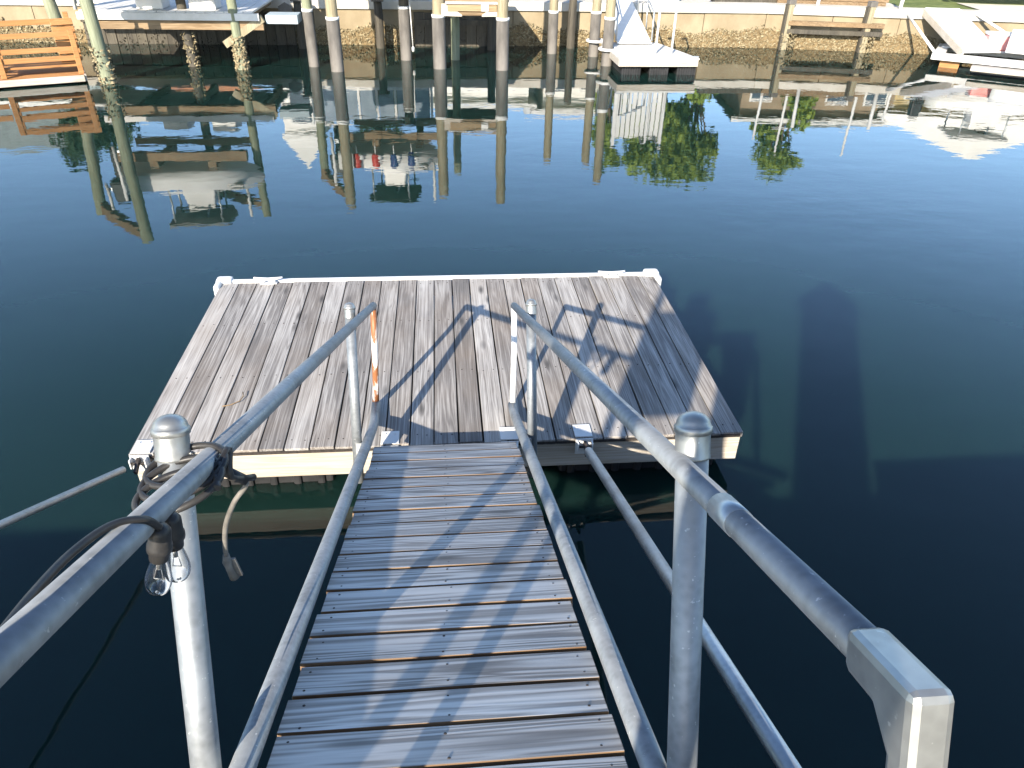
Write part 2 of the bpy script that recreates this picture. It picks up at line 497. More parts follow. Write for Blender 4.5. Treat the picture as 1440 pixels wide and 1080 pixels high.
for i in range(15000):
    x = rnd(-9, 20)
    y = 16 if x < 9.8 else 16 - (x-9.8)*0.1935
    top = 0.42 + 0.06*math.sin(x*2.1) + 0.05*math.sin(x*5.3)
    z = rnd(-0.08, 1)*top
    if z > top*0.8 and random.random() < 0.5: continue
    shell(b, (x, y-rnd(0.0, 0.05), z), rnd(0.022, 0.05), None)
for p in b.v: p.y -= 16
oy = b.build('oyster_crust', M['oyster'], wl)
oy['kind'] = 'stuff'

# ------------------------------------------------------------------ near bank: timber pier, with unseen shadow casters added behind the viewer
np_ = thing('timber_pier', (2, -3.62, 0), 'grey timber pier at the head of the sloping gangway', 'pier')
b = MB()
for i in range(24):
    b.box((0, -0.075-i*0.145, 1.80), (26, 0.136, 0.04))
b.build('deck_boards', M['tread'], np_, bevel=0.004)
b = MB(); b.box((0, -0.03, 1.65), (26, 0.05, 0.24)); b.build('edge_beam', M['fascia'], np_)
b = MB(); b.box((6.9, -0.10, 1.91), (12.0, 0.14, 0.17)); b.build('shade_kerb', M['beam'], np_)  # unseen kerb added to push the water shadow further out on the right
b = MB()
for k in range(14):
    b.box((-12.9+k*2.0, -0.12, 0.1), (1.98, 0.1, 2.80))
b.build('bulkhead', M['concrete'], np_)
b = MB(); b.add([(-150, -6.9, 1.66), (150, -6.9, 1.66), (150, -60, 1.7), (-150, -60, 1.7)], [(0, 1, 2, 3)])
struct(b.build('near_lawn', M['lawn']))

def add_shade_piling(x, y, r, h, label, box=False):
    t = thing('shade_piling', (x, y, 0), label, 'piling', 'pilings added to cast shade')  # unseen piling added to throw a soft shadow on the water
    MB().tube([(0, 0, -1.4), (0, 0, 1), (0, 0, h)], [r, r*0.99, r*0.96], 18).build('post', M['pile'], t)
    b = MB(); b.lathe([(r*1.1, 0), (r*1.1, 0.04), (0.02, 0.28), (0.0, 0.285)], (0, 0, h), 18)
    b.build('cone_cap', M['white'], t)
    if box:
        MB().box((-r-0.06, 0, h-0.45), (0.12, 0.2, 0.26)).build('outlet_box', M['cast'], t, bevel=0.01)
    return t
t = thing('shade_board', (0.95, -4.0, 1.8), 'blank grey metal board mounted flag wise on a thin galvanised pole added out of view to shade the rail and dock', 'shade board')  # unseen board and plates, shaped for the shade they cast
MB().tube([(0, 0, 0), (0, 0, 1.76)], 0.032, 14).build('pole', M['galv'], t)
MB().prism([(0.03, -0.025), (0.48, -0.025), (0.48, 0.025), (0.03, 0.025)], 0.78, 1.50).build('board', M['galv2'], t, bevel=0.008)
MB().box((0.28, 0, 1.60), (0.2, 0.04, 0.20)).build('top_plate', M['galv2'], t, bevel=0.02)
MB().box((0.62, 0, 1.28), (0.28, 0.03, 0.04)).build('arm', M['galv'], t)
MB().box((0.75, 0.002, 0.97), (0.24, 0.03, 0.64)).build('side_plate', M['cast'], t, bevel=0.005)  # plate sized to shade the right rail and post
MB().box((0.69, 0.002, 0.44), (0.12, 0.03, 0.42)).build('lower_plate', M['cast'], t, bevel=0.005)  # tab added to shade the lower part of the right post
for z in (0.92, 1.40): MB().box((0.05, 0, z), (0.12, 0.07, 0.05)).build('clamp', M['cast'], t, bevel=0.004)
add_shade_piling(2.50, -3.9, 0.24, 3.25, 'thick tall tan piling with white cone cap added out of view to cast shade on the water')

# ------------------------------------------------------------------ floating dock
W, D, ZD = 3.6, 2.26, 0.35
fd = thing('floating_dock', (0, 0, 0), 'floating dock of weathered grey planks at the foot of the gangway', 'dock')
b = MB()
random.seed(3)
nb = 25; pw = W/nb
for i in range(nb):
    x = (i+0.5)*pw
    wv = pw - rnd(0.006, 0.011)
    y0 = -0.015 + rnd(-0.008, 0.008)
    L = D - 0.05 - y0
    dz = rnd(-0.003, 0.003); tw = rnd(-0.012, 0.012)
    n = 8; vs = []; fs = []
    ph = rnd(0, 6); am = rnd(0, 0.0022)
    for k in range(n+1):
        y = y0 + L*k/n
        sw = am*math.sin(ph + k*0.8)
        for sx, sz in ((-1, 0), (1, 0), (1, 1), (-1, 1)):
            zz = ZD - 0.036*(1-sz) + dz + tw*sx*wv*0.5 + sw
            vs.append((x + sx*wv/2 + sw, y, zz))
    for k in range(n):
        o = 4*k
        for a, c in ((0, 1), (1, 2), (2, 3), (3, 0)):
            fs.append((o+a, o+c, o+4+c, o+4+a))
    fs += [(3, 2, 1, 0), (4*n, 4*n+1, 4*n+2, 4*n+3)]
    b.cur = 0
    b.add(vs, fs)
    b.cur = 1
    for yy in (0.07, 0.78, 1.5, 2.14):
        for sx in (-0.035, 0.035):
            b.lathe([(0.0052, -0.004), (0.0052, 0.0012), (0.0, 0.0014)], (x+sx+rnd(-.008, .008), yy+rnd(-.012, .012), ZD+dz+0.001), 7)
b.build('deck_planks', [M['deck'], M['nail']], fd, bevel=0.004)
b = MB()
b.box((W/2, 0.02, 0.222), (W-0.02, 0.038, 0.185))
b.build('fascia_board', M['fascia'], fd, bevel=0.004)
for x in (0.012, W-0.012): MB().box((x, D/2, 0.222), (0.036, D-0.1, 0.18)).build('side_board', M['fascia'], fd, bevel=0.004)
b = MB(); b.box((W/2, -0.012, 0.327), (W-0.05, 0.022, 0.018)); b.build('edge_strip', M['nail'], fd)
b = MB()
b.box((W/2, D-0.012, 0.272), (W-0.12, 0.040, 0.18))
b.build('rub_rail', M['white'], fd, bevel=0.012)
for x in (0.02, W-0.02):
    s_ = 1 if x > 1 else -1
    b = MB()
    b.box((x, D-0.01, 0.285), (0.13, 0.10, 0.19)); b.box((x+s_*0.035, D-0.1, 0.285), (0.05, 0.13, 0.185))
    b.build('corner_bumper', M['white'], fd, bevel=0.022)
for x0, x1 in ((0.10, 1.1), (1.25, 2.35), (2.5, 3.5)):
    b = MB(); b.box(((x0+x1)/2, 1.1, -0.06), (x1-x0, 2.0, 0.38)); 
    for k in range(7):
        b.box((x0+(k+0.5)*(x1-x0)/7, 0.095, -0.06), (0.05, 0.03, 0.36))
    b.build('float_tub', M['black'], fd, bevel=0.02)
b = MB(); random.seed(5)
for i in range(420):
    x = rnd(0.12, 3.48)
    if math.sin(x*7.1)+math.sin(x*3.3) < -0.4: continue
    shell(b, (x, 0.075+rnd(-0.01, 0.02), rnd(0.085, 0.122)), rnd(0.008, 0.02), None)
ag = b.build('algae_growth', M['gold'], fd); ag['kind'] = 'stuff'
def cleat(x):
    b = MB()
    b.tube([(-0.115, 0, 0.052), (-0.07, 0, 0.043), (0, 0, 0.038), (0.07, 0, 0.043), (0.115, 0, 0.052)], [0.007, 0.011, 0.012, 0.011, 0.007], 10)
    for sx in (-0.035, 0.035):
        b.tube([(sx*1.35, 0, 0.004), (sx, 0, 0.04)], [0.013, 0.010], 10)
    b.box((0, 0, 0.003), (0.13, 0.035, 0.006))
    b.build('cleat', M['white'], fd, loc=(x, D-0.07, ZD+0.002))
cleat(0.385); cleat(3.22)
def bracket(x, name='hinge_bracket'):
    b = MB()
    b.box((0, 0.045, 0.004), (0.105, 0.12, 0.008)); b.box((0, -0.036, -0.05), (0.105, 0.008, 0.11))
    b.box((-0.042, -0.055, -0.03), (0.008, 0.05, 0.06)); b.box((0.042, -0.055, -0.03), (0.008, 0.05, 0.06))
    for sx in (-0.03, 0.03):
        b.lathe([(0.007, 0.008), (0.006, 0.014), (0, 0.0145)], (sx, 0.075, 0), 8)
    b.build(name, M['white'], fd, bevel=0.003, loc=(x, 0, ZD+0.003))
for x in (0.07, 1.47, 2.17, 2.615): bracket(x)

# curled strap left lying on the deck
b = MB(); b.tube([(0.42, 0.43, 0.356), (0.47, 0.44, 0.358), (0.515, 0.475, 0.36), (0.53, 0.52, 0.366), (0.52, 0.56, 0.372)], 0.0035, 8)
tag(b.build('rope_scrap', M['beam']), 'short curled brown scrap of rope lying on the dock planks', 'rope')

# ------------------------------------------------------------------ gangway (local: x across, y along the slope, z normal)
SL = 0.3885
gw = thing('gangway', (0, 0, 0.43), 'sloping gangway of grey treads between galvanised pipe handrails', 'gangway', rot=(-SL, 0, 0))
XL, XR = 1.38, 2.219
b = MB(); random.seed(21)
pitch = 0.1405
u_ = -0.295
k = 0
while u_ > -4.0:
    xc = (XL+XR)/2 + rnd(-0.006, 0.006)
    wd = (XR-XL) - 0.075
    dz = rnd(-0.0018, 0.0015); tl = rnd(-0.006, 0.006); sk = rnd(-0.004, 0.004)
    n = 6; vs = []; fs = []; ph = rnd(0, 6); hw = (pitch - rnd(0.011, 0.0165))/2; cup = rnd(-0.0006, 0.0008)
    for i in range(n+1):
        x = xc - wd/2 + wd*i/n
        sw = 0.0008*math.sin(ph+i*0.9)
        for sy, z in ((-1, -0.036), (1, -0.036), (1, 0.0), (0, -cup), (-1, 0.0)):
            vs.append((x, u_ - pitch/2 + sy*hw + sk*(i/n-0.5), z + dz + tl*sy*hw + sw))
    for i in range(n):
        o = 5*i
        for a, c in ((0, 1), (1, 2), (2, 3), (3, 4), (4, 0)):
            fs.append((o+a, o+c, o+5+c, o+5+a))
    fs += [(4, 3, 2, 1, 0), (5*n, 5*n+1, 5*n+2, 5*n+3, 5*n+4)]
    b.cur = 0; f0 = len(b.mi); b.add(vs, fs); b.cur = 1
    for i in range(n): b.mi[f0+5*i+1] = b.mi[f0+5*i+4] = 2
    for xx in (XL+0.075, xc, XR-0.075):
        for sy in (-0.042, 0.042):
            b.lathe([(0.0042, -0.004), (0.0042, 0.001), (0, 0.0012)], (xx+rnd(-.01, .01), u_-pitch/2+sy+rnd(-.007, .007), dz), 7)
    u_ -= pitch; k += 1
b.build('treads', [M['tread'], M['nail'], M['treadedge']], gw, bevel=0.0025)
# frame under the treads
b = MB()
for x in (XL+0.09, XR-0.09): b.box((x, -2.15, -0.075), (0.04, 3.7, 0.07))
b.build('stringer', M['beam'], gw)
cs, sn = math.cos(SL), math.sin(SL)
def loc_(x, y, z):                      # world -> gangway local
    z -= 0.43
    return (x, y*cs - z*sn, y*sn + z*cs)
rp = 0.027
b = MB(); b.tube([(XL, -4.15, 0.03), (XL, -0.05, 0.03), loc_(XL-0.005, 0.12, 0.408), loc_(XL-0.008, 0.36, 0.392)], rp, 16); b.build('lower_rail', M['galv'], gw)
b = MB(); b.tube([(XR, -4.15, 0.03), (XR, 0.05, 0.03), loc_(XR-0.004, 0.2, 0.392), loc_(XR-0.006, 0.3, 0.389)], rp, 16); b.build('lower_rail', M['galv'], gw)
b = MB(); b.tube([(1.40, 0.17, 0.718), (XL-0.006, -3.70, 0.69)], 0.0215, 18); b.build('handrail', M['galv'], gw)
b = MB(); b.tube([(XR+0.012, 0.275, 0.69), (XR+0.012, -3.583, 0.69)], 0.0215, 18); hr = b.build('handrail', M['galv'], gw)
b = MB(); b.tube([(XR+0.012, -3.185, 0.69), (XR+0.012, -3.255, 0.69)], 0.0226, 18); b.build('joint_sleeve', M['galv2'], hr)
# end bars
b = MB(); b.tube([(1.40, 0.165, 0.718), (1.398, 0.17, 0.55), loc_(XL-0.0, 0.35, 0.52), loc_(XL-0.01, 0.355, 0.40)], [0.019, 0.019, 0.019, 0.022], 12)
b.build('end_bar', M['rusty'], gw)
b = MB(); b.tube([(XR+0.012, 0.27, 0.69), (XR+0.008, 0.265, 0.4), loc_(XR-0.004, 0.295, 0.40)], [0.018, 0.018, 0.02], 12)
b.build('end_bar', M['white'], gw)
# posts with dome caps
def post(x, u0, n0, n1, r, mat):
    b = MB(); b.tube([(x, u0, n0), (x, u0, n1)], r, 24)
    p = b.build('post', M[mat], gw)
    b = MB()
    c = r*1.07
    prof = [(c*0.98, -0.056), (c*1.03, -0.055), (c*1.03, -0.052), (c*1.0, -0.049), (c*1.0, -0.011), (c*1.0, -0.010), (c*1.10, -0.008), (c*1.10, 0.002), (c*1.02, 0.0045), (c*1.0, 0.005)]
    for a in (15, 30, 45, 60, 75, 90):
        prof.append((c*0.99*math.cos(R(a)), 0.006+c*0.72*math.sin(R(a))))
    b.lathe(prof, (x, u0, n1-0.012), 24)
    b.build('dome_cap', M['cast'], p)
    return p
post(1.310, -2.83, -0.55, 0.765, 0.0295, 'galv')
post(2.264, -2.95, -0.55, 0.765, 0.0295, 'galv')
post(1.326, -0.315, -0.19, 0.765, 0.026, 'rusty2' if 'rusty2' in M else 'galv')
post(2.266, -0.335, -0.19, 0.765, 0.026, 'galv')
# welded lugs joining posts and lower rails
for x, u0 in ((1.345, -0.32), (2.243, -0.335)):
    b = MB(); b.box((x, u0, 0.0), (0.05, 0.05, 0.07)); b.build('post_lug', M['cast'], gw, bevel=0.006)
# square elbow fitting at the top end of the right rail
b = MB()
x = XR+0.012
prof = [(-3.578, 0.7135), (-3.688, 0.7085), (-3.692, 0.0), (-3.656, 0.0), (-3.654, 0.630), (-3.628, 0.6635), (-3.578, 0.6675)]
k = len(prof)
b.add([(x-0.0225, q[0], q[1]) for q in prof]+[(x+0.0200, q[0], q[1]) for q in prof], [tuple(range(k)), tuple(range(2*k-1, k-1, -1))]+[(i, k+i, k+(i+1) % k, (i+1) % k) for i in range(k)])
b.build('elbow_fitting', M['cast'], gw, bevel=0.009)
b = MB(); b.box((XL-0.006, -3.70, 0.35), (0.045, 0.045, 0.73)); b.build('elbow_post', M['cast'], gw, bevel=0.009)

random.seed(31)
for (xx, u0, rr) in ((1.310, -2.83, 0.0295), (2.264, -2.95, 0.0295)):
    sx = 1 if xx < 1.8 else -1
    b = MB()
    for k in range(14):
        a = 2*math.pi*k/14
        b.lathe([(0.0, -0.003), (0.004, 0), (0.0, 0.003)], (xx+sx*(rr+0.004), u0+0.017*math.cos(a), 0.69+0.017*math.sin(a)), 6)
    b.build('weld_bead', M['cast'], gw)
x = XR+0.012
for nn_ in (0.60, 0.45):
    b = MB(); b.lathe([(0.0065, 0.0), (0.0065, 0.003), (0.003, 0.0045), (0, 0.0045)], (x-0.001, -3.6905, nn_), 8, Euler((R(90), 0, 0)).to_matrix())
    b.build('rivet', M['galv2'], gw)
# ------------------------------------------------------------------ stiff arms
def stiff_arm(p0, p1, r, label):
    p0, p1 = Vector(p0), Vector(p1)
    t = thing('stiff_arm', p0, label, 'dock arm', 'stiff arms holding off the floating dock')
    d = p1-p0
    MB().tube([d*0.03, d], r, 14).build('arm_pipe', M['galv2'], t)
    b = MB(); b.box((0, -0.03, 0.0), (0.016, 0.09, 0.03), (0.4, 0, 0)); b.tube([(-0.045, -0.01, 0), (0.045, -0.01, 0)], 0.008, 8)
    b.build('pivot_bolt', M['nail'], t)
stiff_arm((0.07, -0.06, 0.325), (-1.25, -3.56, 1.60), 0.0195, 'thin galvanised arm running left from the dock corner to the bank')
stiff_arm((2.615, -0.06, 0.325), (2.645, -3.56, 1.63), 0.027, 'galvanised arm on the right of the gangway running up to the bank')

# ------------------------------------------------------------------ string light wound on the left handrail
ls = thing('string_light', (1.33, -2.39, 2.1), 'black string light cord with clear bulbs wound round the left handrail', 'string light')
LO = Vector((1.33, -2.39, 2.1))
def sm_path(pts, k=6):
    P = [Vector(p) for p in pts]; out = []
    for i in range(len(P)-1):
        p0, p1, p2, p3 = P[max(i-1, 0)], P[i], P[i+1], P[min(i+2, len(P)-1)]
        for j in range(k):
            t = j/k
            out.append(0.5*((2*p1)+(p2-p0)*t+(2*p0-5*p1+4*p2-p3)*t*t+(3*p1-p0-3*p2+p3)*t**3))
    out.append(P[-1]); return out
def G(x, u0, n0):
    return Vector((x, u0*cs + n0*sn, 0.43 - u0*sn + n0*cs))
rx, pxx = XL-0.006, 1.310
cord = [G(1.345, -3.75, 0.55), G(1.348, -3.62, 0.668), G(1.343, -3.48, 0.680), G(1.340, -3.38, 0.695), G(1.344, -3.29, 0.708), G(1.366, -3.225, 0.7185), G(1.395, -3.19, 0.712), G(1.405, -3.165, 0.690)]
b = MB(); b.tube([p-LO for p in sm_path(cord)], 0.0058, 10); b.build('cord', M['blackrubber'], ls)
# wraps round rail and post
wrap = []
for k in range(0, 40):
    a = k*2*math.pi/13
    cx, cu = 1.345, -2.935+0.0022*k
    wrap.append(G(cx + 0.072*math.cos(a), cu + 0.050*math.sin(a), 0.655 + 0.030*math.sin(a+0.5) + 0.0012*k))
wrap += [G(1.42, -2.86, 0.665), G(1.445, -2.80, 0.645)]
b = MB(); b.tube([p-LO for p in sm_path(wrap, 4)], 0.0068, 10); b.build('cord_wrap', M['blackrubber'], ls)
tail = [Vector((1.405, -2.375, 2.130)), Vector((1.428, -2.37, 2.102)), Vector((1.435, -2.37, 2.088)), Vector((1.405, -2.37, 2.045)), Vector((1.378, -2.37, 1.985)), Vector((1.366, -2.37, 1.925)), Vector((1.364, -2.37, 1.895))]
b = MB(); b.tube([p-LO for p in sm_path(tail)], 0.0052, 10); b.build('cord_tail', M['greyrubber'], ls)
b = MB(); b.tube([Vector((1.405, -2.375, 2.128))-LO, Vector((1.438, -2.37, 2.098))-LO], [0.011, 0.010], 12); b.build('cord_joint', M['blackrubber'], ls)
b = MB(); b.tube([Vector((1.364, -2.37, 1.905))-LO, Vector((1.362, -2.37, 1.885))-LO, Vector((1.363, -2.368, 1.868))-LO, Vector((1.368, -2.366, 1.835))-LO], [0.0065, 0.009, 0.008, 0.0105], 12)
b.box(Vector((1.372, -2.364, 1.862))-LO, (0.018, 0.006, 0.05), (0, -0.15, 0)); b.build('connector', M['greyrubber'], ls)
def bulb(c, lean):
    rot = Euler(lean).to_matrix() @ Matrix.Scale(0.84, 3)
    c = Vector(c)-LO
    b = MB(); b.lathe([(0.0, 0.062), (0.012, 0.060), (0.0185, 0.05), (0.0195, 0.02), (0.0215, 0.016), (0.0215, 0.004), (0.0175, 0.0), (0.017, -0.018), (0, -0.018)], c, 20, rot)
    sk = b.build('socket', M['blackrubber'], ls)
    prof = [(0.0125, -0.014), (0.0135, -0.022), (0.0165, -0.035), (0.0215, -0.055), (0.0242, -0.072), (0.0238, -0.086), (0.0195, -0.099), (0.011, -0.107), (0.0, -0.1095)]
    b = MB(); b.lathe(prof, c, 28, rot)
    bl = b.build('bulb_glass', M['bulb'], sk)
    sd = bl.modifiers.new('sub', 'SUBSURF'); sd.levels = 1; sd.render_levels = 1
    so_ = bl.modifiers.new('shell', 'SOLIDIFY'); so_.thickness = 0.0009
    b = MB()
    b.tube([c+rot@Vector((0, 0, -0.015)), c+rot@Vector((0, 0, -0.045))], 0.004, 8)
    b.tube([c+rot@Vector((-0.008, 0, -0.072)), c+rot@Vector((-0.004, 0, -0.045)), c+rot@Vector((0.004, 0, -0.045)), c+rot@Vector((0.008, 0, -0.072))], 0.0007, 6)
    b.tube([c+rot@Vector((-0.008, 0, -0.072)), c+rot@Vector((0.008, 0, -0.072))], 0.0009, 6)
    b.build('filament', M['cast'], sk)
bulb((1.390, -2.66, 2.213), (0.0, 0.25, 0))
bulb((1.388, -2.605, 2.183), (0.0, 0.12, 0))

# ------------------------------------------------------------------ far side: pilings
def piling(x, y, top, sleeve=None, mat='pile', r=0.14, label='', lean=(0, 0), dark_sleeve=True, oysters=0, cap=False):
    r *= 0.80
    t = thing('piling', (x, y, 0), label, 'piling', 'pilings along the far seawall')
    lx, ly = lean
    b = MB(); random.seed(int(x*97+y*31))
    z0 = -1.5
    path = []; rs = []
    N = 12
    for k in range(N+1):
        f = k/N
        z = z0 + (top-z0)*f
        path.append((lx*max(z, 0)/max(top, .1)+rnd(-.006, .006), ly*max(z, 0)/max(top, .1), z)); rs.append(r*(1-0.10*f)*(1+rnd(-.03, .03)))
    b.tube(path, rs, 16); b.build('post', M[mat], t)
    if sleeve:
        b = MB(); fx = lx/top; fy = ly/top
        b.tube([(fx*0, 0, -1.4), (fx*sleeve*.5, fy*sleeve*.5, sleeve*.5), (fx*sleeve, fy*sleeve, sleeve)], [r*1.10, r*1.09, r*1.07], 18, caps=False)
        b.build('wrap', M['sleeve'], t)
        b = MB(); b.tube([(fx*sleeve, fy*sleeve, sleeve-.02), (fx*sleeve, fy*sleeve, sleeve+.035)], r*1.13, 18); b.build('wrap_band', M['white'], t)
    if oysters:
        b = MB()
        for i in range(oysters):
            a = rnd(0, 6.28); z = rnd(-0.1, 0.62)**1.0
            rr = r*1.02 + rnd(0, .03)
            shell(b, (rr*math.cos(a)+lx*max(z, 0)/top, rr*math.sin(a), z), rnd(0.02, 0.055), None)
        oc = b.build('oyster_crust', M['oyster'], t); oc['kind'] = 'stuff'
    if cap:
        b = MB(); b.box((lx, ly, top+0.03), (r*2.6, r*2.6, 0.06)); b.build('cap_block', M['sleeve'], t)
    return t
piling(-4.25, 11.6, 3.10, mat='pilegreen', r=0.15, label='greenish piling beside the orange dock, crusted with oysters at the waterline', lean=(-0.05, 0), oysters=160)
piling(-5.30, 12.75, 2.92, mat='pilegreen', r=0.15, label='greenish piling rising behind the orange bench', lean=(-0.25, 0), oysters=40)
piling(-3.15, 13.25, 2.79, mat='piledark', r=0.12, label='narrow worn dark piling under the white platform, waisted by oysters', lean=(-0.06, 0), oysters=120)
piling(-2.14, 12.98, 3.06, mat='pilegreen', r=0.12, label='greenish piling thick with pale oysters at the right end of the white platform', oysters=420)
piling(-0.75, 13.3, 2.4, 1.04, mat='pilegreen', r=0.125, label='dark wrapped piling just left of the tan piling', lean=(-0.05, 0))
piling(-0.23, 12.81, 2.85, 0.96, r=0.15, label='tan piling with grey wrap and white band in front of the oyster wall')
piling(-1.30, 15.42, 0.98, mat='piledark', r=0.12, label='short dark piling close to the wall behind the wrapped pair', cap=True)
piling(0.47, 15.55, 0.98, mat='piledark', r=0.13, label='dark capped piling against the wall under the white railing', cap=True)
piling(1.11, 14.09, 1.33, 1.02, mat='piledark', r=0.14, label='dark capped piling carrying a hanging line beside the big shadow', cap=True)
piling(1.83, 13.15, 2.70, 0.98, r=0.155, label='tan piling with grey wrap at the left end of the signed beam')
piling(2.18, 14.12, 2.54, mat='pilegreen', r=0.12, label='thin greenish piling behind the signed beam')
piling(3.12, 13.03, 2.85, 0.95, r=0.15, label='tan piling with grey wrap at the right end of the signed beam')
piling(3.05, 15.4, 1.2, mat='piledark', r=0.13, label='dark piling close to the wall behind the right end of the beam')
piling(4.42, 14.99, 2.50, 0.86, r=0.13, label='slim tan piling with grey wrap standing before the bare oyster wall')
piling(4.97, 15.72, 1.24, mat='piledark', r=0.13, label='short dark piling against the wall left of the small white dock')
piling(5.33, 14.65, 2.48, 0.90, r=0.135, label='rear tan piling held by a white hoop on the small dock')
piling(5.42, 13.55, 2.60, 0.92, r=0.135, label='front tan piling held by a white hoop on the small dock')

# thin white guide poles clipped to the lifts (seen in the reflections)
def guide(x, y, z0, z1, label):
    t = thing('guide_pole', (x, y, 0), label, 'pole', 'white guide poles on the boat lifts')
    MB().tube([(0, 0, z0), (0.01, 0, (z0+z1)/2), (0, 0, z1)], 0.032, 10).build('pole_pipe', M['white'], t)
    MB().box((0.06, 0.05, z0+0.12), (0.16, 0.05, 0.06)).build('pole_bracket', M['galv2'], t)
guide(-4.55, 11.75, 1.2, 2.3, 'white guide pole beside the greenish piling at the orange dock')
guide(-2.45, 12.9, 2.2, 3.1, 'white guide pole beside the oyster crusted piling')
guide(-0.52, 12.9, 1.3, 2.35, 'white guide pole between the wrapped pair of pilings')
guide(1.62, 13.1, 1.9, 2.80, 'white guide pole at the left end of the signed beam')
guide(-5.2, 12.5, 2.2, 3.0, 'white guide pole behind the orange bench')

# ------------------------------------------------------------------ boat lifts, beams
def lift_beam(p, q, wd, ht, label, diag=True, sign=False):
    p, q = Vector(p), Vector(q); mid = (p+q)/2
    t = thing('lift_beam', mid, label, 'beam', 'timber beams between the pilings')
    MB().bar(p-mid, q-mid, wd, ht).build('beam_timber', M['beam'], t, bevel=0.01)
    if diag:
        d = (q-p)
        for f, e in ((0.0, 0.18), (1.0, 0.82)):
            a = p + d*f - mid + Vector((0, 0, -0.42)); c = p + d*e - mid + Vector((0, -0.0, -ht*0.5))
            MB().bar(a, c, wd*0.7, 0.10).build('brace', M['pile'], t, bevel=0.006)
    return t
lift_beam((-4.32, 11.6, 2.95), (-5.50, 12.75, 2.80), 0.16, 0.22, 'brown beam joining the tops of the two greenish pilings by the orange dock', False)
lift_beam((-0.27, 12.85, 2.62), (-0.83, 13.3, 2.2), 0.14, 0.18, 'short sloping beam joining the wrapped pair of pilings', False)
lift_beam((-2.16, 13.0, 2.85), (-3.2, 13.25, 2.6), 0.14, 0.18, 'beam joining the two oyster crusted pilings', False)
sb = thing('boat_lift', (2.5, 13.12, 0), 'tan boat lift box with white sign plate slung between two wrapped pilings', 'boat lift')
b = MB()
b.prism([(-0.48, -0.09), (0.5, -0.09), (0.5, 0.14), (-0.48, 0.14)], 1.085, 1.22)
b.build('beam_box', M['tanboard'], sb, bevel=0.008)
b = MB(); b.box((0.0, 0.02, 1.235), (1.05, 0.3, 0.03)); b.build('box_lid', M['whitepaint'], sb, bevel=0.006)
b = MB(); b.box((0.0, 0.03, 1.04), (0.9, 0.16, 0.07)); b.build('under_beam', M['beam'], sb, bevel=0.006)
b = MB(); b.box((0.26, -0.098, 1.155), (0.15, 0.012, 0.125)); b.build('sign_plate', M['white'], sb, bevel=0.003)
for sx in (-1, 1):
    b = MB()
    x0, x1 = sx*0.64, sx*0.20
    b.add([(x0, -0.07, 1.0), (x0, -0.07, 1.22), (sx*0.50, -0.07, 1.22), (x1, -0.07, 1.02), (x1, -0.07, 0.99),
           (x0, 0.07, 1.0), (x0, 0.07, 1.22), (sx*0.50, 0.07, 1.22), (x1, 0.07, 1.02), (x1, 0.07, 0.99)],
          [(0, 1, 2, 3, 4), (9, 8, 7, 6, 5), (0, 5, 6, 1), (1, 6, 7, 2), (2, 7, 8, 3), (3, 8, 9, 4), (4, 9, 5, 0)])
    b.build('corner_brace', M['fascia'], sb)
MB().box((0, 1.0, 1.28), (1.5, 1.9, 0.08)).build('lift_platform', M['beam'], sb)

# hanging line on the capped piling
b = MB(); b.tube([(1.24, 13.95, 1.2), (1.255, 13.93, 0.7), (1.27, 13.92, 0.28)], 0.011, 8); b.lathe([(0.0, 0.0), (0.03, 0.02), (0.03, 0.1), (0, 0.12)], (1.27, 13.92, 0.18), 10)
tag(b.build('mooring_line', M['whitepaint']), 'thin pale line with a float hanging beside the dark capped piling', 'rope')

# ------------------------------------------------------------------ boats on lifts
def hull_mesh(L, B, H, n=16, m_=7):
    b = MB(); b.smooth = True
    vs = []
    for i in range(n+1):
        f = i/n; x = -L/2 + L*f
        bw = B/2*(1 - max(0, (f-0.55)/0.45)**2.2)
        bw = max(bw, 0.01)
        kz = H*0.75*max(0, (f-0.7)/0.3)**2
        sh = H*(1 + 0.15*f*f)
        for j in range(2*m_+1):
            a = j/m_ - 1
            s_ = 1 if a >= 0 else -1
            q = abs(a)
            y = s_*bw*min(1.0, q*1.35)**0.8
            z = kz + (sh-kz)*(0.32*min(1, q*1.35) if q < 0.74 else 0.32+0.68*(q-0.74)/0.26)
            vs.append((x, y, z))
    w_ = 2*m_+1
    fs = [(i*w_+j, (i+1)*w_+j, (i+1)*w_+j+1, i*w_+j+1) for i in range(n) for j in range(w_-1)]
    fs.append(tuple(range(w_)))
    b.add(vs, fs)
    return b
def lift_boat(loc, rz, L, B, H, label, canvas, extras=True):
    t = thing('boat', loc, label, 'boat', rot=(0, 0, rz))
    hull_mesh(L, B, H).build('hull', M['gel'], t)
    b = MB(); b.box((-L*0.06, 0, H*0.97), (L*0.82, B*0.86, 0.05)); b.build('deck', M['whitepaint'], t)
    b = MB(); b.box((0.0, 0, H+0.28), (L*0.25, B*0.45, 0.5), taper=0.8); b.build('console', M['gel'], t, bevel=0.03)
    b = MB(); b.box((L*0.04, 0, H+0.60), (0.04, B*0.42, 0.22), (0, -0.4, 0)); b.build('windscreen', M['glass'], t)
    b = MB(); b.prism([(-L*.25, -B*.42), (L*.2, -B*.42), (L*.25, 0), (L*.2, B*.42), (-L*.25, B*.42)], H+0.74, H+0.80); b.build('canopy', M[canvas], t, bevel=0.02)
    for sx in (-L*.2, L*.15):
        for sy in (-B*.36, B*.36):
            MB().tube([(sx, sy, H), (sx, sy*0.98, H+0.76)], 0.02, 8).build('canopy_leg', M['galv2'], t)
    b = MB(); b.box((-L/2-0.18, 0, H+0.15), (0.34, 0.34, 0.5), taper=0.75); b.box((-L/2-0.14, 0, H-0.4), (0.16, 0.12, 0.7)); b.build('outboard_motor', M['black'], t, bevel=0.04)
    return t
